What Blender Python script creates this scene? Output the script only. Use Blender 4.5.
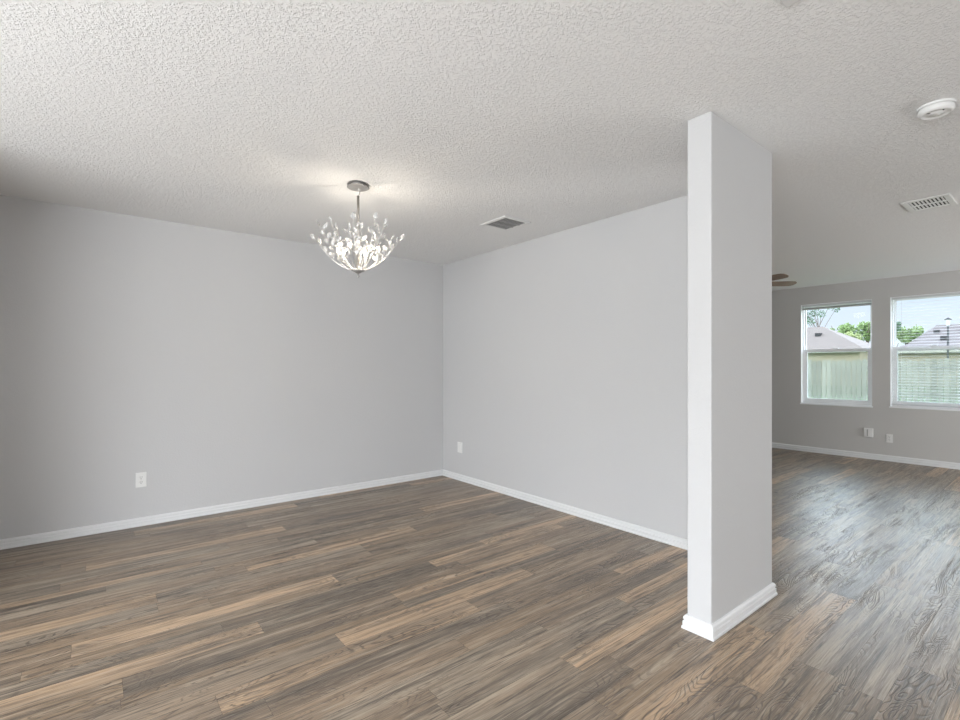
import bpy, bmesh, math, random
from mathutils import Vector, Matrix
R = math.radians
random.seed(7)
for o in list(bpy.data.objects): bpy.data.objects.remove(o)
scene = bpy.context.scene
COL = scene.collection

# ------------------------------------------------------------------ camera
CAM_H, CEIL = 1.262, 2.452
AZ = math.atan(606/488.0)
FW = Vector((math.cos(AZ), math.sin(AZ), 0)); RT = Vector((math.sin(AZ), -math.cos(AZ), 0))
cd = bpy.data.cameras.new('camera'); cam = bpy.data.objects.new('camera', cd); COL.objects.link(cam)
cam.location = (0, 0, CAM_H); cam.rotation_euler = (R(90), 0, AZ - R(90))
cd.sensor_width = 36; cd.lens = 36*488/960.0; cd.shift_y = 6.9/960; cd.clip_start = .05; cd.clip_end = 400
scene.camera = cam

# ------------------------------------------------------------------ world: daylight sky, pale at the horizon and brighter overhead
w = bpy.data.worlds.new('sky'); scene.world = w; w.use_nodes = True
nt = w.node_tree; nt.nodes.clear()
wo = nt.nodes.new('ShaderNodeOutputWorld'); bg = nt.nodes.new('ShaderNodeBackground')
tc = nt.nodes.new('ShaderNodeTexCoord'); sp = nt.nodes.new('ShaderNodeSeparateXYZ')
cr = nt.nodes.new('ShaderNodeValToRGB'); st = nt.nodes.new('ShaderNodeMapRange')
nt.links.new(tc.outputs['Generated'], sp.inputs[0]); nt.links.new(sp.outputs['Z'], cr.inputs[0])
e = cr.color_ramp.elements
e[0].position = 0.0; e[0].color = (.84, .92, 1.0, 1)
e[1].position = .13; e[1].color = (.72, .85, 1.0, 1)
x = e.new(.5); x.color = (.70, .82, 1.0, 1)
x = e.new(.22); x.color = (.86, .92, 1.0, 1)
s2 = nt.nodes.new('ShaderNodeMapRange'); s2.inputs[1].default_value = .42; s2.inputs[2].default_value = .75; s2.inputs[3].default_value = 1; s2.inputs[4].default_value = .15
ml = nt.nodes.new('ShaderNodeMath'); ml.operation = 'MULTIPLY'      # bright band added above the horizon to feed the floor sheen, dimmer overhead
nt.links.new(sp.outputs['Z'], st.inputs[0]); nt.links.new(sp.outputs['Z'], s2.inputs[0])
st.inputs[1].default_value = .13; st.inputs[2].default_value = .22
st.inputs[3].default_value = 1.06; st.inputs[4].default_value = 11.5
nt.links.new(st.outputs[0], ml.inputs[0]); nt.links.new(s2.outputs[0], ml.inputs[1])
nt.links.new(cr.outputs[0], bg.inputs[0]); nt.links.new(ml.outputs[0], bg.inputs[1]); nt.links.new(bg.outputs[0], wo.inputs[0])

sd = bpy.data.lights.new('sun', 'SUN'); sd.energy = .8; sd.angle = R(1.5); sd.color = (1, .95, .88)
so = bpy.data.objects.new('sun', sd); COL.objects.link(so); so.rotation_euler = (R(38), 0, R(-65))

def area(name, loc, target, sx, sy, power, color=(1, 1, 1)):
    d = bpy.data.lights.new(name, 'AREA'); d.shape = 'RECTANGLE'; d.size = sx; d.size_y = sy; d.energy = power; d.color = color
    o = bpy.data.objects.new(name, d); COL.objects.link(o); o.location = loc
    o.rotation_euler = (Vector(target) - Vector(loc)).to_track_quat('-Z', 'Y').to_euler()
    return o
# daylight through the front windows behind the camera, then added fill lights
area('front_window_daylight', (-2.86, -.3, 1.05), (0, 1.1, 2.05), 2.6, 1.4, 180, (.95, .98, 1))
area('dining_ceiling_fill', (-2.86, 2.4, .85), (.9, 3.5, 2.4), 1.5, 1.2, 60, (.95, .98, 1))  # added fill aimed up to brighten the dining ceiling, no window here
area('rear_fill', (-.9, -3.3, .9), (.2, 0, 2.2), 2.2, 1.2, 36, (.95, .98, 1))  # unseen fill added behind the camera to lift the left dining wall
area('living_room_fill', (6.9, -3.3, .8), (7.0, .2, 2.5), 2.2, 1.4, 130, (.97, .99, 1))  # invented source out of view, added to brighten the living room

vs = scene.view_settings; vs.view_transform = 'Standard'; vs.look = 'None'; vs.gamma = 1; vs.use_curve_mapping = False
vs.exposure = 0.03

# ------------------------------------------------------------------ materials
def srgb(r, g, b):
    f = lambda c: (c/255/12.92) if c/255 <= .04045 else ((c/255+.055)/1.055)**2.4
    return (f(r), f(g), f(b), 1)
def mat(name, color, rough=.5, metal=0, bump=None, emis=None, spec=None, vary=None):
    m = bpy.data.materials.new(name); m.use_nodes = True; n = m.node_tree; b = n.nodes['Principled BSDF']
    b.inputs['Base Color'].default_value = color; b.inputs['Roughness'].default_value = rough; b.inputs['Metallic'].default_value = metal
    if spec is not None: b.inputs['Specular IOR Level'].default_value = spec
    if emis: b.inputs['Emission Color'].default_value = emis[0]; b.inputs['Emission Strength'].default_value = emis[1]
    t = n.nodes.new('ShaderNodeTexCoord')
    if vary is None: vary = (6, .04)
    no = n.nodes.new('ShaderNodeTexNoise'); no.inputs['Scale'].default_value = vary[0]; no.inputs['Detail'].default_value = 4
    n.links.new(t.outputs['Object'], no.inputs['Vector'])
    mr = n.nodes.new('ShaderNodeMapRange'); mr.inputs[3].default_value = 1-vary[1]; mr.inputs[4].default_value = 1+vary[1]
    n.links.new(no.outputs['Fac'], mr.inputs[0])
    mx = n.nodes.new('ShaderNodeVectorMath'); mx.operation = 'SCALE'; mx.inputs[0].default_value = color[:3]
    n.links.new(mr.outputs[0], mx.inputs['Scale']); n.links.new(mx.outputs[0], b.inputs['Base Color'])
    if bump:
        sc, st_, dist = bump
        n2 = n.nodes.new('ShaderNodeTexNoise'); n2.inputs['Scale'].default_value = sc; n2.inputs['Detail'].default_value = 3
        n.links.new(t.outputs['Object'], n2.inputs['Vector'])
        bp = n.nodes.new('ShaderNodeBump'); bp.inputs['Strength'].default_value = st_; bp.inputs['Distance'].default_value = dist
        n.links.new(n2.outputs['Fac'], bp.inputs['Height']); n.links.new(bp.outputs[0], b.inputs['Normal'])
    return m

M_wall = mat('wall_paint', (.58, .58, .585, 1), .7, bump=(95, .35, .003), vary=(1.2, .012), spec=.3)
M_wall2 = mat('living_wall_paint', (.56, .55, .535, 1), .7, bump=(95, .35, .003), vary=(1.2, .012), spec=.3)
M_trim = mat('trim_paint', (.75, .755, .76, 1), .35, vary=(2, .01))
M_plastic = mat('white_plastic', (.80, .80, .79, 1), .4, vary=(10, .01))
M_dark = mat('dark_slot', (.02, .02, .02, 1), .8)
M_ventdark = mat('duct_dark', (.05, .05, .05, 1), .9)
M_ventgrey = mat('vent_louver', (.33, .33, .33, 1), .5)
M_vinyl = mat('white_vinyl', (.90, .91, .92, 1), .4, vary=(3, .01))
M_silver = mat('brushed_nickel', (.62, .60, .58, 1), .35, 1.0)
M_branch = mat('silver_branch', (.75, .74, .72, 1), .3, .85)
M_canopy = mat('canopy_metal', (.42, .41, .40, 1), .4, .6)

def ceiling_mat():
    m = bpy.data.materials.new('ceiling_texture'); m.use_nodes = True; n = m.node_tree; b = n.nodes['Principled BSDF']
    b.inputs['Base Color'].default_value = (.86, .86, .855, 1); b.inputs['Roughness'].default_value = .85; b.inputs['Specular IOR Level'].default_value = .2
    t = n.nodes.new('ShaderNodeTexCoord')
    a = n.nodes.new('ShaderNodeTexNoise'); a.inputs['Scale'].default_value = 92; a.inputs['Detail'].default_value = 4; a.inputs['Roughness'].default_value = .6
    n.links.new(t.outputs['Object'], a.inputs['Vector'])
    r = n.nodes.new('ShaderNodeMapRange'); r.inputs[1].default_value = .44; r.inputs[2].default_value = .66; r.interpolation_type = 'SMOOTHSTEP'
    n.links.new(a.outputs['Fac'], r.inputs[0])
    bp = n.nodes.new('ShaderNodeBump'); bp.inputs['Strength'].default_value = .62; bp.inputs['Distance'].default_value = .005
    n.links.new(r.outputs[0], bp.inputs['Height']); n.links.new(bp.outputs[0], b.inputs['Normal'])
    return m
M_ceil = ceiling_mat()

def floor_mat():
    m = bpy.data.materials.new('wood_plank'); m.use_nodes = True; n = m.node_tree; N = n.nodes; L = n.links; b = N['Principled BSDF']
    uv = N.new('ShaderNodeUVMap'); uv.uv_map = 'grain'
    at = N.new('ShaderNodeAttribute'); at.attribute_name = 'tone'
    def noise(sx, sy, detail=4, rough=.55, dist=0):
        mp = N.new('ShaderNodeMapping'); mp.inputs['Scale'].default_value = (sx, sy, 1); L.new(uv.outputs[0], mp.inputs[0])
        t = N.new('ShaderNodeTexNoise'); t.inputs['Scale'].default_value = 1; t.inputs['Detail'].default_value = detail
        t.inputs['Roughness'].default_value = rough; t.inputs['Distortion'].default_value = dist
        L.new(mp.outputs[0], t.inputs['Vector']); return t.outputs['Fac']
    def rng(v, a, b_, c, d):
        r = N.new('ShaderNodeMapRange'); L.new(v, r.inputs[0])
        for i, q in zip((1, 2, 3, 4), (a, b_, c, d)): r.inputs[i].default_value = q
        return r.outputs[0]
    def math2(op, a, b_):
        r = N.new('ShaderNodeMath'); r.operation = op
        for i, q in enumerate((a, b_)):
            if isinstance(q, (int, float)): r.inputs[i].default_value = q
            else: L.new(q, r.inputs[i])
        return r.outputs[0]
    def mix(f, a, b_, mode='MIX'):
        r = N.new('ShaderNodeMix'); r.data_type = 'RGBA'; r.blend_type = mode
        if isinstance(f, (int, float)): r.inputs[0].default_value = f
        else: L.new(f, r.inputs[0])
        for i, q in ((6, a), (7, b_)):
            if isinstance(q, tuple): r.inputs[i].default_value = q
            else: L.new(q, r.inputs[i])
        return r.outputs[2]
    streak = noise(1.1, 22, 5, .6, .4)
    fine = noise(5, 150, 3, .6, .2)
    broad = noise(.9, 7, 2, .5, .5)
    warm = noise(.7, 4.5, 2, .5, .3)
    # wavy ring lines
    mp = N.new('ShaderNodeMapping'); mp.inputs['Scale'].default_value = (1.5, 8.0, 1); L.new(uv.outputs[0], mp.inputs[0])
    rn = N.new('ShaderNodeTexNoise'); rn.inputs['Scale'].default_value = 1; rn.inputs['Detail'].default_value = 2.5; rn.inputs['Distortion'].default_value = .6
    L.new(mp.outputs[0], rn.inputs['Vector'])
    rings = math2('SINE', math2('MULTIPLY', rn.outputs['Fac'], 170), 0)
    ringl = rng(rings, .35, .95, 0, 1)
    ringmask = rng(noise(1.3, 5, 2), .46, .60, 0, 1)
    ringv = math2('MULTIPLY', ringl, ringmask)
    tiny = noise(9, 330, 2, .5)
    streak2 = noise(1.7, 48, 4, .65, .6)
    c = mix(rng(warm, .44, .66, 0, .45), at.outputs['Color'], (.42, .29, .185, 1))
    c = mix(rng(broad, .50, .68, 0, .60), c, (.135, .108, .083, 1))
    c = mix(rng(streak, .50, .66, 0, .75), c, (.10, .078, .060, 1))
    c = mix(rng(streak, .45, .32, 0, .5), c, (.52, .42, .31, 1))
    c = mix(rng(streak2, .54, .66, 0, .7), c, (.075, .058, .045, 1))
    c = mix(rng(streak2, .44, .34, 0, .45), c, (.56, .46, .35, 1))
    c = mix(rng(fine, .52, .66, 0, .55), c, (.085, .066, .052, 1))
    c = mix(rng(tiny, .56, .70, 0, .4), c, (.60, .52, .42, 1))
    streak3 = noise(2.6, 95, 3, .6, .8)
    c = mix(rng(streak3, .60, .66, 0, .75), c, (.05, .038, .030, 1))
    c = mix(math2('MULTIPLY', ringv, .6), c, (.07, .052, .040, 1))
    # knots
    mk = N.new('ShaderNodeMapping'); mk.inputs['Scale'].default_value = (1.6, 5.0, 1); L.new(uv.outputs[0], mk.inputs[0])
    vo = N.new('ShaderNodeTexVoronoi'); vo.inputs['Scale'].default_value = 1; L.new(mk.outputs[0], vo.inputs['Vector'])
    kn = rng(vo.outputs['Distance'], .03, .085, 1, 0)
    sc = N.new('ShaderNodeSeparateColor'); L.new(vo.outputs['Color'], sc.inputs[0])
    kn = math2('MULTIPLY', kn, rng(sc.outputs[0], .45, .5, 0, .85))
    c = mix(kn, c, (.03, .022, .018, 1))
    L.new(c, b.inputs['Base Color'])
    h = math2('ADD', math2('MULTIPLY', streak, -.8), math2('MULTIPLY', ringv, -.6))
    h = math2('ADD', h, math2('MULTIPLY', fine, -.5))
    bp = N.new('ShaderNodeBump'); bp.inputs['Strength'].default_value = .9; bp.inputs['Distance'].default_value = .0022
    L.new(h, bp.inputs['Height']); L.new(bp.outputs[0], b.inputs['Normal'])
    L.new(rng(fine, .3, .7, .30, .42), b.inputs['Roughness'])
    b.inputs['IOR'].default_value = 1.68; b.inputs['Specular IOR Level'].default_value = .5
    return m
M_floor = floor_mat()

def glass_mat(name, tint, refl=.06):
    m = bpy.data.materials.new(name); m.use_nodes = True; n = m.node_tree; n.nodes.clear()
    o = n.nodes.new('ShaderNodeOutputMaterial'); t = n.nodes.new('ShaderNodeBsdfTransparent'); g = n.nodes.new('ShaderNodeBsdfGlossy'); mx = n.nodes.new('ShaderNodeMixShader')
    t.inputs[0].default_value = tint; g.inputs['Roughness'].default_value = .02; mx.inputs[0].default_value = refl
    n.links.new(t.outputs[0], mx.inputs[1]); n.links.new(g.outputs[0], mx.inputs[2]); n.links.new(mx.outputs[0], o.inputs[0])
    return m
M_glass = glass_mat('window_glass', (.98, .99, .99, 1), .012)
def screen_mat():
    m = bpy.data.materials.new('insect_mesh'); m.use_nodes = True; n = m.node_tree; n.nodes.clear()
    o = n.nodes.new('ShaderNodeOutputMaterial'); t = n.nodes.new('ShaderNodeBsdfTransparent'); g = n.nodes.new('ShaderNodeBsdfDiffuse'); mx = n.nodes.new('ShaderNodeMixShader')
    t.inputs[0].default_value = (.94, .99, .97, 1); g.inputs[0].default_value = (.36, .39, .37, 1); mx.inputs[0].default_value = .25
    n.links.new(t.outputs[0], mx.inputs[1]); n.links.new(g.outputs[0], mx.inputs[2]); n.links.new(mx.outputs[0], o.inputs[0])
    return m
M_screen = screen_mat()
def crystal_mat():
    m = bpy.data.materials.new('clear_crystal'); m.use_nodes = True; n = m.node_tree; b = n.nodes['Principled BSDF']
    b.inputs['Base Color'].default_value = (.97, .97, .97, 1); b.inputs['Roughness'].default_value = .08
    b.inputs['Transmission Weight'].default_value = .65; b.inputs['IOR'].default_value = 1.5
    return m
M_crystal = crystal_mat()

# ------------------------------------------------------------------ mesh helpers
def box(bm, x0, y0, z0, x1, y1, z1, mi=0):
    x0, x1 = sorted((x0, x1)); y0, y1 = sorted((y0, y1)); z0, z1 = sorted((z0, z1))
    v = [bm.verts.new(p) for p in ((x0,y0,z0),(x1,y0,z0),(x1,y1,z0),(x0,y1,z0),(x0,y0,z1),(x1,y0,z1),(x1,y1,z1),(x0,y1,z1))]
    for f in ((0,3,2,1),(4,5,6,7),(0,1,5,4),(1,2,6,5),(2,3,7,6),(3,0,4,7)):
        bm.faces.new([v[i] for i in f]).material_index = mi
def tube(bm, pts, rad, seg=8, cap=True):
    pts = [Vector(p) for p in pts]; rings = []
    rads = rad if isinstance(rad, (list, tuple)) else [rad]*len(pts)
    for i, p in enumerate(pts):
        t = (pts[min(i+1, len(pts)-1)] - pts[max(i-1, 0)]).normalized()
        u = t.cross(Vector((0, 0, 1)) if abs(t.z) < .9 else Vector((1, 0, 0))).normalized(); v = t.cross(u)
        rings.append([bm.verts.new(p + (u*math.cos(2*math.pi*k/seg) + v*math.sin(2*math.pi*k/seg))*rads[i]) for k in range(seg)])
    for a, b in zip(rings, rings[1:]):
        for k in range(seg): bm.faces.new((a[k], a[(k+1) % seg], b[(k+1) % seg], b[k]))
    if cap: bm.faces.new(rings[0][::-1]); bm.faces.new(rings[-1])
def lathe(bm, prof, c=(0, 0, 0), seg=32):
    rings = []
    for r, z in prof:
        if r < 1e-6: rings.append([bm.verts.new((c[0], c[1], c[2]+z))])
        else: rings.append([bm.verts.new((c[0]+r*math.cos(2*math.pi*k/seg), c[1]+r*math.sin(2*math.pi*k/seg), c[2]+z)) for k in range(seg)])
    for a, b in zip(rings, rings[1:]):
        for k in range(seg):
            q = [a[k % len(a)], a[(k+1) % len(a)], b[(k+1) % len(b)], b[k % len(b)]]
            u = []
            for t in q:
                if t not in u: u.append(t)
            if len(u) > 2: bm.faces.new(u)
def obj(name, bm, m, parent=None, smooth=False, loc=None, bevel=0):
    bmesh.ops.recalc_face_normals(bm, faces=bm.faces[:])
    me = bpy.data.meshes.new(name); bm.to_mesh(me); bm.free()
    for q in (m if isinstance(m, (list, tuple)) else [m]): me.materials.append(q)
    if smooth:
        for p in me.polygons: p.use_smooth = True
    o = bpy.data.objects.new(name, me); COL.objects.link(o)
    if parent: o.parent = parent
    if loc: o.location = loc
    if bevel:
        bv = o.modifiers.new('bevel', 'BEVEL'); bv.width = bevel; bv.segments = 2; bv.limit_method = 'ANGLE'
    return o
def struct(name, bm, m, **k):
    o = obj(name, bm, m, **k); o['kind'] = 'structure'; return o
def tag(o, label, cat, group=None, kind=None):
    o['label'] = label; o['category'] = cat
    if group: o['group'] = group
    if kind: o['kind'] = kind
    return o
def thing(name, label, cat, loc=(0, 0, 0), rz=0, group=None):
    o = bpy.data.objects.new(name, None); COL.objects.link(o); o.location = loc; o.rotation_euler = (0, 0, rz)
    o.empty_display_size = .1
    return tag(o, label, cat, group)
def B(): return bmesh.new()
def slab(x0, y0, z0, x1, y1, z1):
    bm = B(); box(bm, x0, y0, z0, x1, y1, z1); return bm

# ------------------------------------------------------------------ the setting
XB, YA, XF = 3.235, 4.708, 8.36          # right dining wall, left dining wall, far living room wall
XW, YS = -3.0, -3.5                      # walls behind the camera
T = .12

# floor of individual planks
rows = [4.258, 4.133, 4.0, 3.879, 3.74, 3.61, 3.54, 3.45, 3.36, 3.24, 3.12, 3.0, 2.89, 2.76, 2.675, 2.574, 2.45, 2.30, 2.224, 2.10, 1.965, 1.84, 1.716, 1.615, 1.525, 1.437, 1.311, 1.18, 1.06, .92, .78, .63, .48, .32, .16]
y = 4.258
while y < YA: y += random.choice((.09, .12, .13)); rows.insert(0, y)
y = .16
while y > YS: y -= random.choice((.16, .15, .14)); rows.append(y)
phase = {4.258: -.22, 4.0: -.006, 3.61: .575, 3.54: .083, 2.89: -.055, 2.675: .51, 2.574: .657, 2.45: 1.32, 2.30: .098, 2.224: .91, 2.10: .383,
         1.716: 1.72, 1.615: 2.25, 1.525: 1.02, 1.437: 1.60, 1.311: 1.775, .63: 2.34, .48: 2.70, .92: 2.03, 2.76: 1.0}
TAN, MID, GRY, DRK, BRN = (.52, .36, .225), (.27, .20, .138), (.30, .24, .178), (.165, .128, .093), (.27, .19, .12)
special = [((.5, 2.83), TAN), ((1.0, 2.02), TAN), ((.2, 2.51), TAN), ((1.8, 2.38), TAN), ((2.2, 1.37), TAN), ((2.6, 1.57), TAN), ((.2, 3.57), TAN),
           ((1.3, 2.15), TAN), ((.3, 3.94), TAN), ((-.3, 3.5), DRK), ((.2, 2.62), GRY), ((1.0, 2.62), DRK), ((1.3, 1.66), GRY), ((2.2, 1.66), DRK), ((1.2, 2.5), DRK),
           ((1.0, 1.90), DRK), ((1.9, 1.90), MID), ((.5, 2.15), GRY), ((2.0, .55), DRK), ((2.6, .55), GRY), ((2.5, .40), DRK), ((3.0, .40), GRY), ((3.0, .55), GRY),
           ((1.4, 1.37), GRY), ((.8, 1.47), GRY), ((1.5, 1.47), GRY), ((2.2, 1.25), MID), ((2.3, 1.12), BRN), ((1.5, 1.25), DRK), ((2.0, 1.0), TAN), ((1.5, 2.02), TAN), ((2.5, 2.62), TAN)]
bm = B(); uvl = bm.loops.layers.uv.new('grain'); cl = bm.loops.layers.float_color.new('tone')
PL = 1.21; rs = random.Random(11)
for y1, y0 in zip(rows, rows[1:]):
    ph = phase.get(y1, rs.uniform(0, PL))
    k0 = math.floor((XW - ph)/PL); xx = ph + k0*PL
    while xx < XF:
        xa, xb = max(xx, XW), min(xx+PL, XF)
        if y1 > YS and xb > xa+.01:
            ya, yb = max(y0, YS), min(y1, YA)
            col = None
            for (px, py), c in special:
                if xa <= px < xb and ya <= py < yb: col = c
            if col is None: col = rs.choices((MID, GRY, DRK, BRN, TAN), (42, 24, 16, 12, 6))[0]
            f_ = 1.10*rs.uniform(.88, 1.12); col = (col[0]*f_, col[1]*f_, col[2]*f_, 1)
            g = .0003; ou, ov = rs.uniform(0, 90), rs.uniform(0, 90)
            vv = [bm.verts.new(p) for p in ((xa+g, ya+g, 0), (xb-g, ya+g, 0), (xb-g, yb-g, 0), (xa+g, yb-g, 0))]
            fc = bm.faces.new(vv)
            for lp in fc.loops:
                lp[uvl].uv = (lp.vert.co.x + ou, lp.vert.co.y + ov); lp[cl] = col
        xx += PL
box(bm, XW-T, YS-T, -.06, XF+.14, YA+T, -.0015, 1)
bmesh.ops.recalc_face_normals(bm, faces=bm.faces[:])
for fc in bm.faces:
    if len(fc.verts) == 4 and fc.material_index == 0 and fc.normal.z < 0: fc.normal_flip()
me = bpy.data.meshes.new('floor'); bm.to_mesh(me); bm.free(); me.materials.append(M_floor); me.materials.append(M_dark)
fl = bpy.data.objects.new('floor', me); COL.objects.link(fl); fl['kind'] = 'structure'

struct('ceiling', slab(XW-T, YS-T, CEIL, XF+.14, YA+T, CEIL+.12), M_ceil)
struct('wall_left', slab(XW-T, YA, 0, XF+.14, YA+T, CEIL), M_wall)
struct('wall_light_blocker', slab(-.87, 3.45, 0, -.75, YA, CEIL), M_wall)  # unseen wall stub, added to block light from the left wall's end
struct('wall_right', slab(XB, 1.5, 0, XB+T, YA, CEIL), M_wall, bevel=.004)
CX0, CX1, CY0, CY1 = 2.256, 2.957, 1.090, 1.208
struct('wall_column', slab(CX0, CY0, 0, CX1, CY1, CEIL), M_wall, bevel=.006)

def wall_x(name, X0, X1, ya, yb, holes, m):      # wall across X with rectangular openings (y0,y1,z0,z1)
    bm = B(); ys = sorted({ya, yb, *[h[0] for h in holes], *[h[1] for h in holes]})
    for a, b in zip(ys, ys[1:]):
        hs = [h for h in holes if h[0] <= a and b <= h[1]]
        if not hs: box(bm, X0, a, 0, X1, b, CEIL)
        else:
            box(bm, X0, a, 0, X1, b, hs[0][2]); box(bm, X0, a, hs[0][3], X1, b, CEIL)
    return struct(name, bm, m)
W1 = (1.835, 2.690, .722, 2.190); W2 = (.785, 1.642, .735, 2.190)
WX = XF+.14
wall_x('wall_far', XF, WX, YS, YA, [W1, W2], M_wall2)
wall_x('wall_back', XW-T, XW, YS, YA, [(-1.7, 1.1, .4, 2.3)], M_wall)
bm = B(); box(bm, XW-T, YS-T, 0, XF+.14, YS, CEIL); struct('wall_near', bm, M_wall)

# baseboards: a moulded profile swept along each wall
PROF = [(0, 0), (.018, 0), (.018, .010), (.0140, .013), (.0140, .033), (.0095, .036), (.0085, .0405), (.0130, .043), (.0115, .052), (.006, .060), (0, .062)]
def base_run(name, p, d, n, L, m=M_trim, s=1.0):
    bm = B(); p = Vector(p); d = Vector(d); n = Vector(n); r = []
    for q in (0, L):
        r.append([bm.verts.new(p + d*q + n*(o*s) + Vector((0, 0, z*s+.0012))) for o, z in PROF])
    k = len(PROF)
    for i in range(k): bm.faces.new((r[0][i], r[0][(i+1) % k], r[1][(i+1) % k], r[1][i]))
    bm.faces.new(r[0]); bm.faces.new(r[1])
    return struct(name, bm, m)
base_run('baseboard_left', (XW, YA, 0), (1, 0, 0), (0, -1, 0), XB-XW, s=1.08)
base_run('baseboard_right', (XB, 1.5, 0), (0, 1, 0), (-1, 0, 0), YA-1.5-.0195, s=1.08)
base_run('baseboard_far', (XF, YS, 0), (0, 1, 0), (-1, 0, 0), YA-YS, s=1.25)
bm = B(); rg = []
for o, z in PROF:
    o *= 1.08; z = z*1.08 + .0012
    rg.append([bm.verts.new(q) for q in ((CX0-o, CY0-o, z), (CX1+o, CY0-o, z), (CX1+o, CY1+o, z), (CX0-o, CY1+o, z))])
for i in range(len(rg)):
    a, b = rg[i], rg[(i+1) % len(rg)]
    for k in range(4): bm.faces.new((a[k], a[(k+1) % 4], b[(k+1) % 4], b[k]))
struct('baseboard_column', bm, M_trim)

# ------------------------------------------------------------------ windows
def frame_ring(bm, x0, x1, ya, yb, za, zb, t, tb=None):
    tb = t if tb is None else tb
    box(bm, x0, ya, za, x1, ya+t, zb); box(bm, x0, yb-t, za, x1, yb, zb)
    box(bm, x0, ya+t, za, x1, yb-t, za+tb); box(bm, x0, ya+t, zb-t, x1, yb-t, zb)
def window(idx, ya, yb, za, zb):
    w_ = bpy.data.objects.new('window_%d' % idx, None); COL.objects.link(w_); w_['kind'] = 'structure'
    w_.location = (XF, (ya+yb)/2, za); c = Vector(w_.location)
    def part(name, bm, m, bev=0):
        bmesh.ops.translate(bm, verts=bm.verts[:], vec=-c); return obj(name, bm, m, w_, bevel=bev)
    zm = za + (zb-za)*.525
    bm = B(); frame_ring(bm, XF+.060, XF+.135, ya, yb, za, zb, .022, .030); part('window_frame', bm, M_vinyl, .002)
    bm = B(); frame_ring(bm, XF+.100, XF+.128, ya+.022, yb-.022, zm-.015, zb-.022, .018, .035); s = part('upper_sash', bm, M_vinyl, .002)
    bm = slab(XF+.112, ya+.04, zm+.02, XF+.115, yb-.04, zb-.04); bmesh.ops.translate(bm, verts=bm.verts[:], vec=-c); obj('pane', bm, M_glass, s)
    bm = B(); frame_ring(bm, XF+.066, XF+.098, ya+.022, yb-.022, za+.030, zm+.030, .042, .042); s = part('lower_sash', bm, M_vinyl, .002)
    bm = slab(XF+.080, ya+.064, za+.072, XF+.083, yb-.064, zm-.012); bmesh.ops.translate(bm, verts=bm.verts[:], vec=-c); obj('pane', bm, M_glass, s)
    part('insect_screen', slab(XF+.131, ya+.022, za+.03, XF+.132, yb-.022, zm), M_screen)
    bm = B(); frame_ring(bm, XF-.001, XF+.060, ya, yb, za, zb, .005); part('jamb_daylight_strips', bm, M_vinyl)  # white strips added so the jamb returns look daylit
    part('sash_lock', slab(XF+.058, (ya+yb)/2-.03, zm+.030, XF+.078, (ya+yb)/2+.03, zm+.042), M_vinyl, .003)
    part('window_sill', slab(XF-.012, ya-.008, za-.018, XF+.060, yb+.008, za+.001), M_vinyl, .003)
    return w_
window(1, *W1); window(2, *W2)

M_slat = mat('blind_slat', (.62, .63, .64, 1), .45, vary=(4, .01))
def blind(ya, yb, za, zb, tilt, pitch, label, xc, n=None):
    t = thing('window_blind', label, 'window blind', (xc, (ya+yb)/2, zb-.03), 0, 'window blinds')
    w2 = (yb-ya)/2-.012
    obj('headrail', slab(-.014, -w2, 0, .014, w2, .028), M_slat, t, bevel=.002)
    bm = B(); n = n or int((zb-za-.07)/pitch); ct, s_ = math.cos(tilt), math.sin(tilt)
    for k in range(n):
        z = -.02 - k*pitch
        pr = [(-.0125, 0), (0, .0016), (.0125, 0)]
        pr = [(a*ct - b*s_, a*s_ + b*ct) for a, b in pr]
        top = [[bm.verts.new((a, sgn*w2, z+b)) for a, b in pr] for sgn in (-1, 1)]
        bot = [[bm.verts.new((a, sgn*w2, z+b-.0006)) for a, b in pr] for sgn in (-1, 1)]
        for i in range(2):
            bm.faces.new((top[0][i], top[0][i+1], top[1][i+1], top[1][i])); bm.faces.new((bot[0][i], bot[1][i], bot[1][i+1], bot[0][i+1]))
        bm.faces.new((top[0][0], top[1][0], bot[1][0], bot[0][0])); bm.faces.new((top[0][2], bot[0][2], bot[1][2], top[1][2]))
    obj('slats', bm, M_slat, t)
    zl = -.02 - n*pitch
    obj('bottom_rail', slab(-.012, -w2, zl-.012, .012, w2, zl), M_slat, t, bevel=.002)
    for yy in (-w2+.10, w2-.10):
        bm = B(); tube(bm, [(-.0135, yy, 0), (-.0135, yy, zl)], .0008, 5); obj('ladder_cord', bm, M_slat, t)
    bm = B(); tube(bm, [(-.022, w2-.05, .005), (-.024, w2-.05, -.55)], .0022, 6); obj('tilt_wand', bm, M_slat, t)
blind(W1[0], W1[1], W1[2], W1[3], 0, .0012, 'white mini blind pulled up to the top of the window nearer the column', XF+.035, 14)
blind(W2[0], W2[1], W2[2], W2[3], R(9), .037, 'lowered white mini blind with open slats in the window cut off by the right edge', XF+.035)

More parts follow.
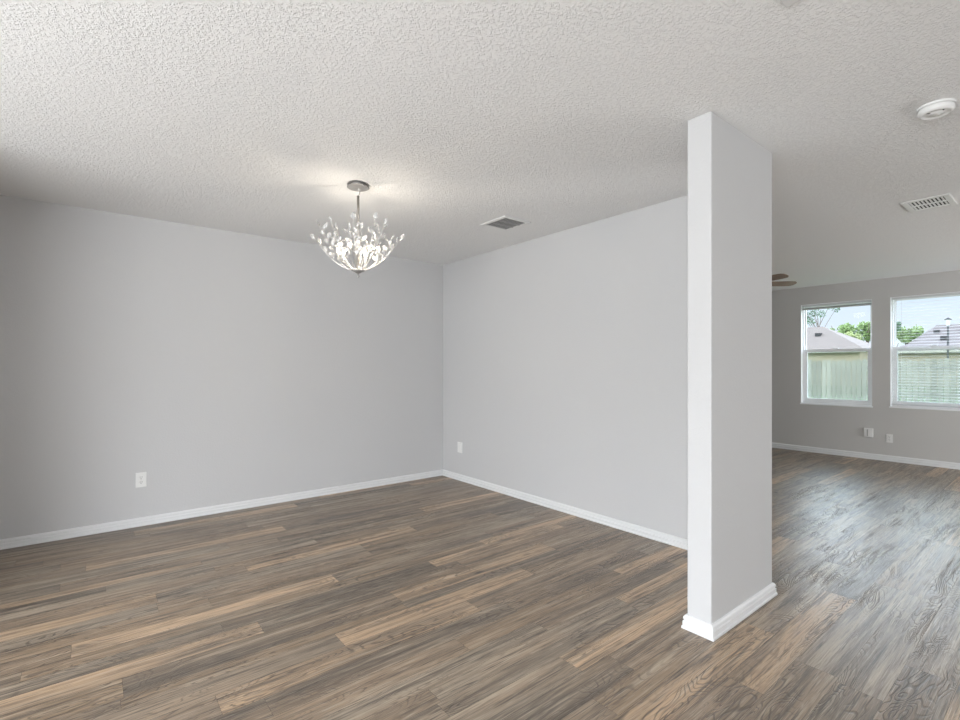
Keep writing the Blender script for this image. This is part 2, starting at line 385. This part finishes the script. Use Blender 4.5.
# ------------------------------------------------------------------ wall plates
def plate(name, label, cat, loc, rz, kind, w=.072, h=.116):
    t = thing(name, label, cat, loc, rz, 'wall outlets' if kind == 'outlet' else None)       # local: faces -Y, plate against y=0
    obj('cover_plate', slab(-w/2, -.006, -h/2, w/2, 0, h/2), M_plastic, t, bevel=.002)
    if kind == 'outlet':
        for z in (-.0195, .0195):
            bm = B(); lathe(bm, [(0, .0025), (.0155, .0025), (.0165, 0)], seg=20)
            bmesh.ops.rotate(bm, verts=bm.verts[:], matrix=Matrix.Rotation(R(90), 3, 'X')); bmesh.ops.translate(bm, verts=bm.verts[:], vec=(0, -.006, z))
            s = obj('socket', bm, M_plastic, t)
            bm = B(); box(bm, -.0075, -.0090, z-.001, -.0050, -.0084, z+.008); box(bm, .0050, -.0090, z-.001, .0075, -.0084, z+.008); box(bm, -.0025, -.0090, z-.010, .0025, -.0084, z-.006)
            obj('slot', bm, M_dark, s)
        bm = B(); lathe(bm, [(0, .0015), (.0035, .0015), (.004, 0)], seg=12); bmesh.ops.rotate(bm, verts=bm.verts[:], matrix=Matrix.Rotation(R(90), 3, 'X')); bmesh.ops.translate(bm, verts=bm.verts[:], vec=(0, -.006, 0)); obj('screw', bm, M_silver, t)
    elif kind == 'blank':
        for z in (-.042, .042):
            bm = B(); lathe(bm, [(0, .0015), (.0035, .0015), (.004, 0)], seg=12); bmesh.ops.rotate(bm, verts=bm.verts[:], matrix=Matrix.Rotation(R(90), 3, 'X')); bmesh.ops.translate(bm, verts=bm.verts[:], vec=(0, -.006, z)); obj('screw', bm, M_plastic, t)
        obj('rocker', slab(-.017, -.0085, -.033, .017, -.006, .033), M_plastic, t, bevel=.001)
    return t
plate('wall_outlet', 'white duplex outlet low on the long left dining wall', 'outlet', (.334, YA, .366), 0, 'outlet')
plate('wall_plate', 'plain white wall plate low on the dining wall just right of the corner', 'wall plate', (XB, 4.37, .366), R(-90), 'blank', .085)
plate('wall_outlet', 'small white duplex outlet below the right-hand window', 'outlet', (XF, 1.648, .306), R(-90), 'outlet', .068, .112)
t = thing('cable_box', 'boxy white cable cover standing off the wall beneath the gap between the two windows', 'cable box', (XF, 1.870, .362), R(-90))
obj('box_body', slab(-.050, -.030, -.060, .050, 0, .060), M_plastic, t, bevel=.004)
obj('front_cover', slab(-.040, -.036, -.052, .022, -.030, .052), M_plastic, t, bevel=.002)
obj('cover_rib', slab(-.012, -.039, -.045, -.004, -.036, .045), M_ventgrey, t)

# ------------------------------------------------------------------ ceiling fixtures
def vent(label, x0, x1, y0, y1, fr, nslat, along_x, two, dark, lm):
    cx_, cy_ = (x0+x1)/2, (y0+y1)/2; hx, hy = (x1-x0)/2, (y1-y0)/2
    t = thing('ceiling_vent', label, 'ceiling vent', (cx_, cy_, CEIL), 0, 'ceiling vents')
    bm = B(); zt, zb = 0, -.009
    box(bm, -hx, -hy, zb, hx, -hy+fr, zt); box(bm, -hx, hy-fr, zb, hx, hy, zt); box(bm, -hx, -hy+fr, zb, -hx+fr, hy-fr, zt); box(bm, hx-fr, -hy+fr, zb, hx, hy-fr, zt)
    obj('vent_frame', bm, M_plastic, t, bevel=.003)
    obj('duct_opening', slab(-hx+fr, -hy+fr, -.0012, hx-fr, hy-fr, 0), dark, t)
    bm = B(); a, b = (hy-fr), (hx-fr)
    if not along_x: a, b = b, a
    for k in range(nslat):
        c = -a + (k+.5)*2*a/nslat; wd = 2*a/nslat*.27
        if along_x: box(bm, -b, c-wd, -.0065, b, c+wd, -.0045)
        else: box(bm, c-wd, -b, -.0065, c+wd, b, -.0045)
    obj('louvers', bm, lm, t)
    bm = B()
    for q in two:
        if along_x: box(bm, q*b-.006, -a, -.009, q*b+.006, a, -.003)
        else: box(bm, -a, q*b-.006, -.009, a, q*b+.006, -.003)
    obj('crossbar', bm, lm, t)
vent('square ceiling vent with dark grille above the dining corner', 2.555, 2.845, 2.86, 3.165, .030, 9, False, (-.33, .33), M_ventdark, M_ventgrey)
vent('white rectangular ceiling register with open slots near the right edge', 4.590, 4.925, .585, .845, .036, 9, True, (0,), M_ventdark, M_plastic)
t = thing('ceiling_panel', 'flat pale ceiling panel cut off by the top edge of the photo', 'ceiling panel', (1.635, .44, CEIL))
M_panel = mat('panel_paint', (.70, .70, .70, 1), .6)
obj('panel_frame', slab(-.16, -.18, -.008, .16, .18, 0), M_panel, t, bevel=.003)

t = thing('smoke_detector', 'round white smoke detector on the ceiling at upper right', 'smoke detector', (3.02, .43, CEIL), R(-40))
SMK = t
bm = B(); lathe(bm, [(0, 0), (.076, 0), (.076, -.008), (.072, -.010)], seg=48); obj('mounting_plate', bm, M_plastic, t, smooth=False)
bm = B(); lathe(bm, [(.070, -.010), (.0715, -.026), (.066, -.035), (.058, -.0385), (.053, -.0385), (.051, -.0345), (.030, -.0345), (.028, -.0385), (0, -.0385)], seg=48)
dt = obj('detector_cover', bm, M_plastic, t, smooth=True)
bm = B(); box(bm, -.050, -.004, -.0352, -.030, .004, -.0342); obj('sounder_slot', bm, M_dark, t)
bm = B(); lathe(bm, [(0, -.0375), (.0035, -.0375), (.0035, -.034)], (.0, -.042, 0), 12); obj('indicator_light', bm, M_dark, t)
bm = B(); lathe(bm, [(.010, -.0385), (.010, -.0405), (.008, -.041), (0, -.041)], (.012, 0, 0), 20); obj('test_button', bm, M_plastic, t)

SMK.scale = (.9, .9, .95)

# ------------------------------------------------------------------ chandelier
CHX, CHY = 1.376, 2.975
ch = thing('chandelier', 'silver branch chandelier with clear crystal leaves and lit bulbs', 'chandelier', (CHX, CHY, CEIL))
bm = B(); lathe(bm, [(0, 0), (.068, 0), (.070, -.003), (.068, -.004), (.045, -.005), (.045, -.019), (.069, -.020), (.071, -.022), (.068, -.024), (.02, -.028), (0, -.028)], seg=40); obj('canopy', bm, M_canopy, ch, smooth=False)
bm = B(); tube(bm, [(0, 0, -.022), (.006, 0, -.035), (.012, 0, -.046), (.007, 0, -.066), (0, 0, -.078)], .003, 8); obj('hook', bm, M_silver, ch, smooth=True)
bm = B(); tube(bm, [(0, 0, -.076), (0, 0, -.53)], .0085, 12); obj('stem', bm, M_silver, ch, smooth=True)
HZ = -.562
bm = B(); lathe(bm, [(0, .035), (.014, .03), (.018, .012), (.040, .004), (.044, -.004), (.020, -.012), (.014, -.018), (0, -.02)], (0, 0, HZ), 28); obj('hub', bm, M_canopy, ch, smooth=True)
bm = B(); lathe(bm, [(0, 0), (.006, -.002), (.005, -.010), (.009, -.018), (.006, -.026), (0, -.030)], (0, 0, HZ-.019), 16); obj('finial', bm, M_canopy, ch, smooth=True)
def leaf_mesh():
    bm = B(); seg = 10; rings = []
    for i in range(6):
        v = i/5; wv = math.sin(math.pi*min(1, v*.97+.015))**.8 * .0115
        rings.append([bm.verts.new((wv*math.cos(2*math.pi*k/seg), .42*wv*math.sin(2*math.pi*k/seg), v*.036)) for k in range(seg)])
    for a, b in zip(rings, rings[1:]):
        for k in range(seg): bm.faces.new((a[k], a[(k+1) % seg], b[(k+1) % seg], b[k]))
    bm.faces.new(rings[0][::-1]); bm.faces.new(rings[-1])
    bmesh.ops.recalc_face_normals(bm, faces=bm.faces[:])
    n0 = len(bm.faces)
    rim = []
    for i in range(15):
        q = 2*math.pi*i/14; rim.append((.0122*math.sin(q), 0, .018-.0185*math.cos(q)))
    tube(bm, rim, .0013, 4, False)
    for i, fc in enumerate(bm.faces): fc.material_index = 0 if i < n0 else 1
    me = bpy.data.meshes.new('crystal_leaf'); bm.to_mesh(me); bm.free(); me.materials.append(M_crystal); me.materials.append(M_branch)
    return me
LM = leaf_mesh(); rc = random.Random(5)
# (bearing relative to the camera's right, radius, tip height, leaves)
bs = []
for k in range(8): bs.append((k*45+4, .272+rc.uniform(-.015, .008), (-.368, -.322)[k%2]+rc.uniform(-.015, .02), (7, 8)[k%2]))
for k in range(6): bs.append((k*60+35, .155+rc.uniform(-.02, .03), -.268+rc.uniform(-.02, .03), 6))
nl = 0
for deg, rad, zt, nleaf in bs:
    a = R(deg); d = Vector((RT.x*math.cos(a)+FW.x*math.sin(a), RT.y*math.cos(a)+FW.y*math.sin(a), 0))
    pts = []
    for i in range(9):
        s = i/8; rr = .02 + (rad-.02)*(s**.85); z = HZ + (zt-HZ)*(s**1.55)
        pts.append(d*rr + Vector((0, 0, z)))
    bm = B(); tube(bm, pts, [.0036-.0018*i/8 for i in range(9)], 6)
    side = d.cross(Vector((0, 0, 1)))
    specs = []
    for j in range(nleaf):
        s = .48 + .52*j/(nleaf-1); i = s*8; i0 = min(7, int(i)); p = pts[i0].lerp(pts[i0+1], i-i0)
        if j == nleaf-1: dr = (pts[8]-pts[7]).normalized(); q = p
        else:
            sg = 1 if j % 2 else -1
            dr = (side*sg*.9 + Vector((0, 0, .9)) + d*.25*rc.uniform(-1, 1)).normalized(); q = p + dr*.014
            tube(bm, [p, q], .0012, 5)
        specs.append((q, dr))
    br = obj('branch', bm, M_branch, ch, smooth=True)
    for q, dr in specs:
        if nl >= 100: break
        lf = bpy.data.objects.new('crystal_leaf', LM); COL.objects.link(lf); lf.parent = br; lf.location = q
        lf.rotation_euler = (dr.to_track_quat('Z', 'Y').to_matrix() @ Matrix.Rotation(rc.uniform(0, 3.1), 3, 'Z')).to_euler()
        sc_ = rc.uniform(.95, 1.3); lf.scale = (sc_, sc_, sc_); nl += 1
M_bulb = mat('lit_bulb', (1, .95, .85, 1), .4, emis=((1, .84, .62, 1), 6))
M_socket = mat('socket_sleeve', (.80, .79, .77, 1), .4)
for k, deg in enumerate((172, 262, 352, 82)):
    a = R(deg); d = Vector((RT.x*math.cos(a)+FW.x*math.sin(a), RT.y*math.cos(a)+FW.y*math.sin(a), 0)); r_ = .135
    bm = B(); tube(bm, [d*.02+Vector((0, 0, HZ)), d*.07+Vector((0, 0, HZ+.01)), d*(r_-.01)+Vector((0, 0, HZ+.055)), d*r_+Vector((0, 0, HZ+.075))], .003, 8)
    lathe(bm, [(0, 0), (.009, 0), (.009, .040), (0, .040)], d*r_+Vector((0, 0, HZ+.073)), 12); ls = obj('lamp_arm', bm, M_branch, ch, smooth=False)
    bm = B(); lathe(bm, [(0, 0), (.006, 0), (.0125, .016), (.0115, .030), (.004, .048), (0, .052)], d*r_+Vector((0, 0, HZ+.113)), 14); obj('bulb', bm, M_bulb, ls, smooth=True)
    pl = bpy.data.lights.new('bulb_light', 'POINT'); pl.energy = 1.8; pl.color = (1, .89, .74); pl.shadow_soft_size = .005
    po = bpy.data.objects.new('bulb_light', pl); COL.objects.link(po); po.location = Vector((CHX, CHY, CEIL)) + d*(r_-.03) + Vector((0, 0, HZ+.150))

# ------------------------------------------------------------------ ceiling fan in the living room
FX, FY, FZ = 6.10, 2.57, 2.25
M_blade = mat('fan_blade_wood', srgb(150, 133, 120), .5, vary=(14, .2))
M_bronze = mat('fan_metal', (.16, .13, .11, 1), .4, .8)
fan = thing('ceiling_fan', 'ceiling fan with brown wood blades showing beyond the column', 'ceiling fan', (FX, FY, CEIL))
bm = B(); lathe(bm, [(0, 0), (.07, 0), (.065, -.03), (.03, -.05), (0, -.05)], seg=28); obj('fan_canopy', bm, M_bronze, fan, smooth=True)
bm = B(); tube(bm, [(0, 0, -.04), (0, 0, -.17)], .012, 12); obj('downrod', bm, M_bronze, fan)
bm = B(); lathe(bm, [(0, .07), (.05, .07), (.10, .05), (.11, .01), (.10, -.03), (.06, -.05), (0, -.05)], (0, 0, FZ-CEIL+.035), 32); obj('motor_housing', bm, M_bronze, fan, smooth=True)
M_shade = mat('fan_light_shade', (.95, .9, .8, 1), .5, emis=((1, .82, .6, 1), 4))
bm = B(); lathe(bm, [(0, -.09), (.05, -.085), (.085, -.055), (.095, -.02), (.06, 0), (0, 0)], (0, 0, FZ-CEIL-.015), 28); obj('light_shade', bm, M_shade, fan, smooth=True)
for k in range(5):
    a0 = R(30) + k*2*math.pi/5
    rt = Matrix.Rotation(a0, 3, 'Z') @ Matrix.Rotation(R(-15), 3, 'X')
    bm = B(); outl = [(.19, -.052), (.30, -.060), (.50, -.066), (.575, -.060), (.605, -.035), (.612, 0), (.600, .035), (.57, .058), (.50, .064), (.30, .060), (.19, .052)]
    top = [bm.verts.new(rt @ Vector((x_, y_, .003))) for x_, y_ in outl]; bot = [bm.verts.new(rt @ Vector((x_, y_, -.003))) for x_, y_ in outl]
    bm.faces.new(top); bm.faces.new(bot[::-1])
    for i in range(len(outl)): bm.faces.new((top[i], bot[i], bot[(i+1) % len(outl)], top[(i+1) % len(outl)]))
    bl = obj('blade', bm, M_blade, fan, loc=(0, 0, FZ-CEIL))
    bm = B(); r0 = Matrix.Rotation(a0, 3, 'Z'); tube(bm, [r0 @ Vector((.09, 0, .01)), r0 @ Vector((.15, 0, 0)), r0 @ Vector((.25, 0, .006))], .008, 8); obj('blade_iron', bm, M_bronze, bl)

# ------------------------------------------------------------------ outside
GZ = -.25
def at(px, py, X):                                   # point seen at a pixel, on the plane x = X
    k = FW + RT*((px-480)/488.0); d = X/k.x
    return Vector((X, k.y*d, CAM_H + (367.3-py)/488.0*d))
M_grass = mat('grass', (.12, .20, .06, 1), .9, vary=(2, .3))
bm = B(); box(bm, WX+.02, -60, GZ-.3, 220, 90, GZ); struct('ground', bm, M_grass)
M_fence = mat('weathered_wood', (.32, .295, .25, 1), .85, vary=(3.5, .30))
M_fenceb = mat('weathered_wood_pale', (.37, .34, .29, 1), .85, vary=(3.5, .30)); M_fencec = mat('weathered_wood_dark', (.27, .25, .21, 1), .85, vary=(3.5, .30))
FXX = 13.4
fe = thing('wood_fence', 'weathered grey wood picket fence standing outside the windows', 'fence', (FXX, 2.5, GZ))
rf = random.Random(3); bm = B(); yy = -4.5
while yy < 5.5:
    h_ = 1.665+rf.uniform(-.02, .02); wv = .082
    mi = rf.choice((0, 0, 1, 2)); box(bm, -.01+rf.uniform(0, .006), yy, .02, .012, yy+wv, h_-.03, mi)
    v = [bm.verts.new(p) for p in ((-.008, yy, h_-.03), (-.008, yy+wv, h_-.03), (-.008, yy+wv-.02, h_), (-.008, yy+.02, h_), (.012, yy, h_-.03), (.012, yy+wv, h_-.03), (.012, yy+wv-.02, h_), (.012, yy+.02, h_))]
    for q in ((0, 1, 2, 3), (4, 7, 6, 5), (3, 2, 6, 7), (0, 3, 7, 4), (1, 5, 6, 2)): bm.faces.new([v[i] for i in q]).material_index = mi
    yy += .095
obj('pickets', bm, [M_fence, M_fenceb, M_fencec], fe)
for z in (.3, .9, 1.45): obj('rail', slab(.013, -4.5, z, .05, 5.5, z+.09), M_fence, fe)
for k in range(5): obj('post', slab(.05, -4.4+k*2.4, 0, .14, -4.31+k*2.4, 1.6), M_fence, fe)

M_roof = mat('roof_shingle', srgb(106, 100, 98), .9, vary=(3, .15))
M_roof2 = mat('roof_shingle_pale', srgb(114, 106, 100), .9, vary=(3, .15))
M_brick = mat('house_brick', srgb(168, 150, 126), .9, vary=(6, .15))
M_fascia = mat('fascia', (.45, .40, .35, 1), .7)
def house(label, X, pl_, pr, py_eave, ridge, m):
    a = at(pl_, py_eave, X); b = at(pr, py_eave, X); y0, y1 = min(a.y, b.y), max(a.y, b.y); ze = (a.z+b.z)/2
    zr = at((pl_+pr)/2, ridge, X+4).z
    t = thing('house', label, 'house', (X, (y0+y1)/2, GZ), 0, 'houses beyond the fence'); hw = (y1-y0)/2; e_ = ze-GZ; r_ = zr-GZ
    obj('wall', slab(.5, -hw+.5, 0, 8, hw-.5, e_), M_brick, t)
    bm = B(); ins = hw*.62
    lo = [bm.verts.new(p) for p in ((0, -hw, e_), (8.5, -hw, e_), (8.5, hw, e_), (0, hw, e_))]
    hi = [bm.verts.new((4.2, -hw+ins, r_)), bm.verts.new((4.2, hw-ins, r_))]
    bm.faces.new((lo[0], hi[0], hi[1], lo[3])); bm.faces.new((lo[1], lo[2], hi[1], hi[0])); bm.faces.new((lo[0], lo[1], hi[0])); bm.faces.new((lo[3], hi[1], lo[2])); bm.faces.new(lo)
    obj('roof', bm, m, t)
    obj('fascia', slab(-.04, -hw, e_-.18, 0, hw, e_+.02), M_fascia, t)
    for s in (-.4, .3):
        obj('roof_vent', slab(2.4, s*hw-.2, e_+(r_-e_)*.5, 2.9, s*hw+.2, e_+(r_-e_)*.5+.45), M_dark, t)
    return t
house('pale-roofed house beyond the fence at the left of the first window', 46, 700, 866, 352, 329, M_roof2)
house('low house beyond the fence at the right of the first window', 60, 848, 893, 352, 344, M_roof)
house('wide low house with long shingle roof filling the base of the second window', 50, 884, 1060, 350, 333, M_roof)
house('gabled house with higher roof peak just left of the street lamp', 62, 905, 985, 345, 325, M_roof)

M_leaf = [mat('foliage', (.19, .27, .10, 1), .8, vary=(.8, .35)), mat('foliage_pale', (.33, .38, .17, 1), .8, vary=(.8, .3)), mat('foliage_dark', (.07, .14, .07, 1), .8, vary=(.8, .35))]
M_bark = mat('bark', (.13, .10, .08, 1), .9)
rl = random.Random(21)
def tree(label, px, X, py_top, wpx, lm, dens=1.0, sparse=False):
    c = at(px, py_top, X); k = FW + RT*((px-480)/488.0); dep = X/k.x
    rad = wpx/2/488.0*dep; H_ = c.z-GZ; cz = H_-rad*.85
    t = thing('tree', label, 'tree', (X, c.y, GZ), 0, 'trees beyond the fence')
    bm = B(); tube(bm, [(0, 0, 0), (.05*rad, .03, H_*.4), (0, .1, cz)], ([.09, .06, .03] if sparse else [rad*.09+.08, rad*.07+.05, rad*.03+.03]), 8)
    tips = []
    for i in range(12):
        a = rl.uniform(0, 6.28); s = rl.uniform(.4, .95)*rad; z0 = rl.uniform(.35, .7)*H_; e1 = Vector((math.cos(a)*s, math.sin(a)*s, min(H_*.97, z0+rl.uniform(.2, .55)*H_*.8)))
        tube(bm, [(0, .05, z0), (e1.x*.5, e1.y*.5, (z0+e1.z)/2+.1), e1], ([.035, .022, .012] if sparse else [rad*.025+.03, .03+rad*.01, .02]), 5); tips.append(e1)
    obj('trunk', bm, M_bark, t)
    bm = B(); n = int((420 if sparse else 1500)*dens); ls = rad*(.055 if sparse else .12)
    blobs = [(tips[i], rad*.22) for i in range(12)] if sparse else [(Vector((rl.uniform(-.6, .6)*rad, rl.uniform(-.75, .75)*rad, cz+rl.uniform(-.55, .5)*rad)), rad*rl.uniform(.28, .45)) for i in range(14)]
    for i in range(n):
        c0, rr = blobs[i % len(blobs)]
        d = Vector((rl.gauss(0, 1), rl.gauss(0, 1), rl.gauss(0, 1))).normalized()*rr*rl.uniform(.6, 1.05); p = c0 + d
        u = Vector((rl.gauss(0, 1), rl.gauss(0, 1), rl.gauss(0, 1))).normalized(); v_ = u.orthogonal().normalized()
        l = ls*rl.uniform(.6, 1.2)
        bm.faces.new([bm.verts.new(p+u*l), bm.verts.new(p+v_*l*.6), bm.verts.new(p-u*l), bm.verts.new(p-v_*l*.6)])
    obj('foliage', bm, lm, t)
    return t
tree('thin sparse tree at the left side of the first window', 819, 58, 304, 34, M_leaf[2], 2.2, True)
tree('bright green round tree left of centre in the first window', 840, 78, 324, 22, M_leaf[0])
tree('pale yellow-green tree in the middle of the first window', 851, 72, 331, 18, M_leaf[1])
tree('leafy green tree at the right side of the first window', 868, 80, 321, 24, M_leaf[0])
tree('small dark shrubby tree low in the first window in front of paler ones', 846, 66, 337, 12, M_leaf[2], .6)
tree('yellow-green bushy tree behind the pale roof in the first window', 818, 70, 329, 26, M_leaf[1])
tree('round green tree over the roof at the left of the second window', 908, 80, 325, 24, M_leaf[0])
tree('dark green small tree beside the left frame of the second window', 894, 76, 322, 12, M_leaf[2])
tree('green treetop over the roof ridge right of the street lamp', 962, 85, 326, 20, M_leaf[0])

p = at(948, 318, 28); H_ = p.z-GZ
sl = thing('street_lamp', 'black street lamp post seen through the second window', 'street lamp', (28, p.y, GZ))
M_black = mat('lamp_black', (.03, .03, .035, 1), .5)
bm = B(); tube(bm, [(0, 0, 0), (0, 0, .5), (0, 0, .52), (0, 0, H_-.33)], [.07, .06, .04, .035], 12); obj('post', bm, M_black, sl)
bm = B(); lathe(bm, [(0, -.34), (.045, -.33), (.075, -.09), (.07, -.08), (0, -.08)], (0, 0, H_), 8); obj('lantern', bm, mat('lantern_glass', (.6, .62, .62, 1), .3), sl)
bm = B(); lathe(bm, [(.13, -.09), (.10, -.05), (.03, -.01), (0, .03)], (0, 0, H_), 8); obj('cap', bm, M_black, sl)
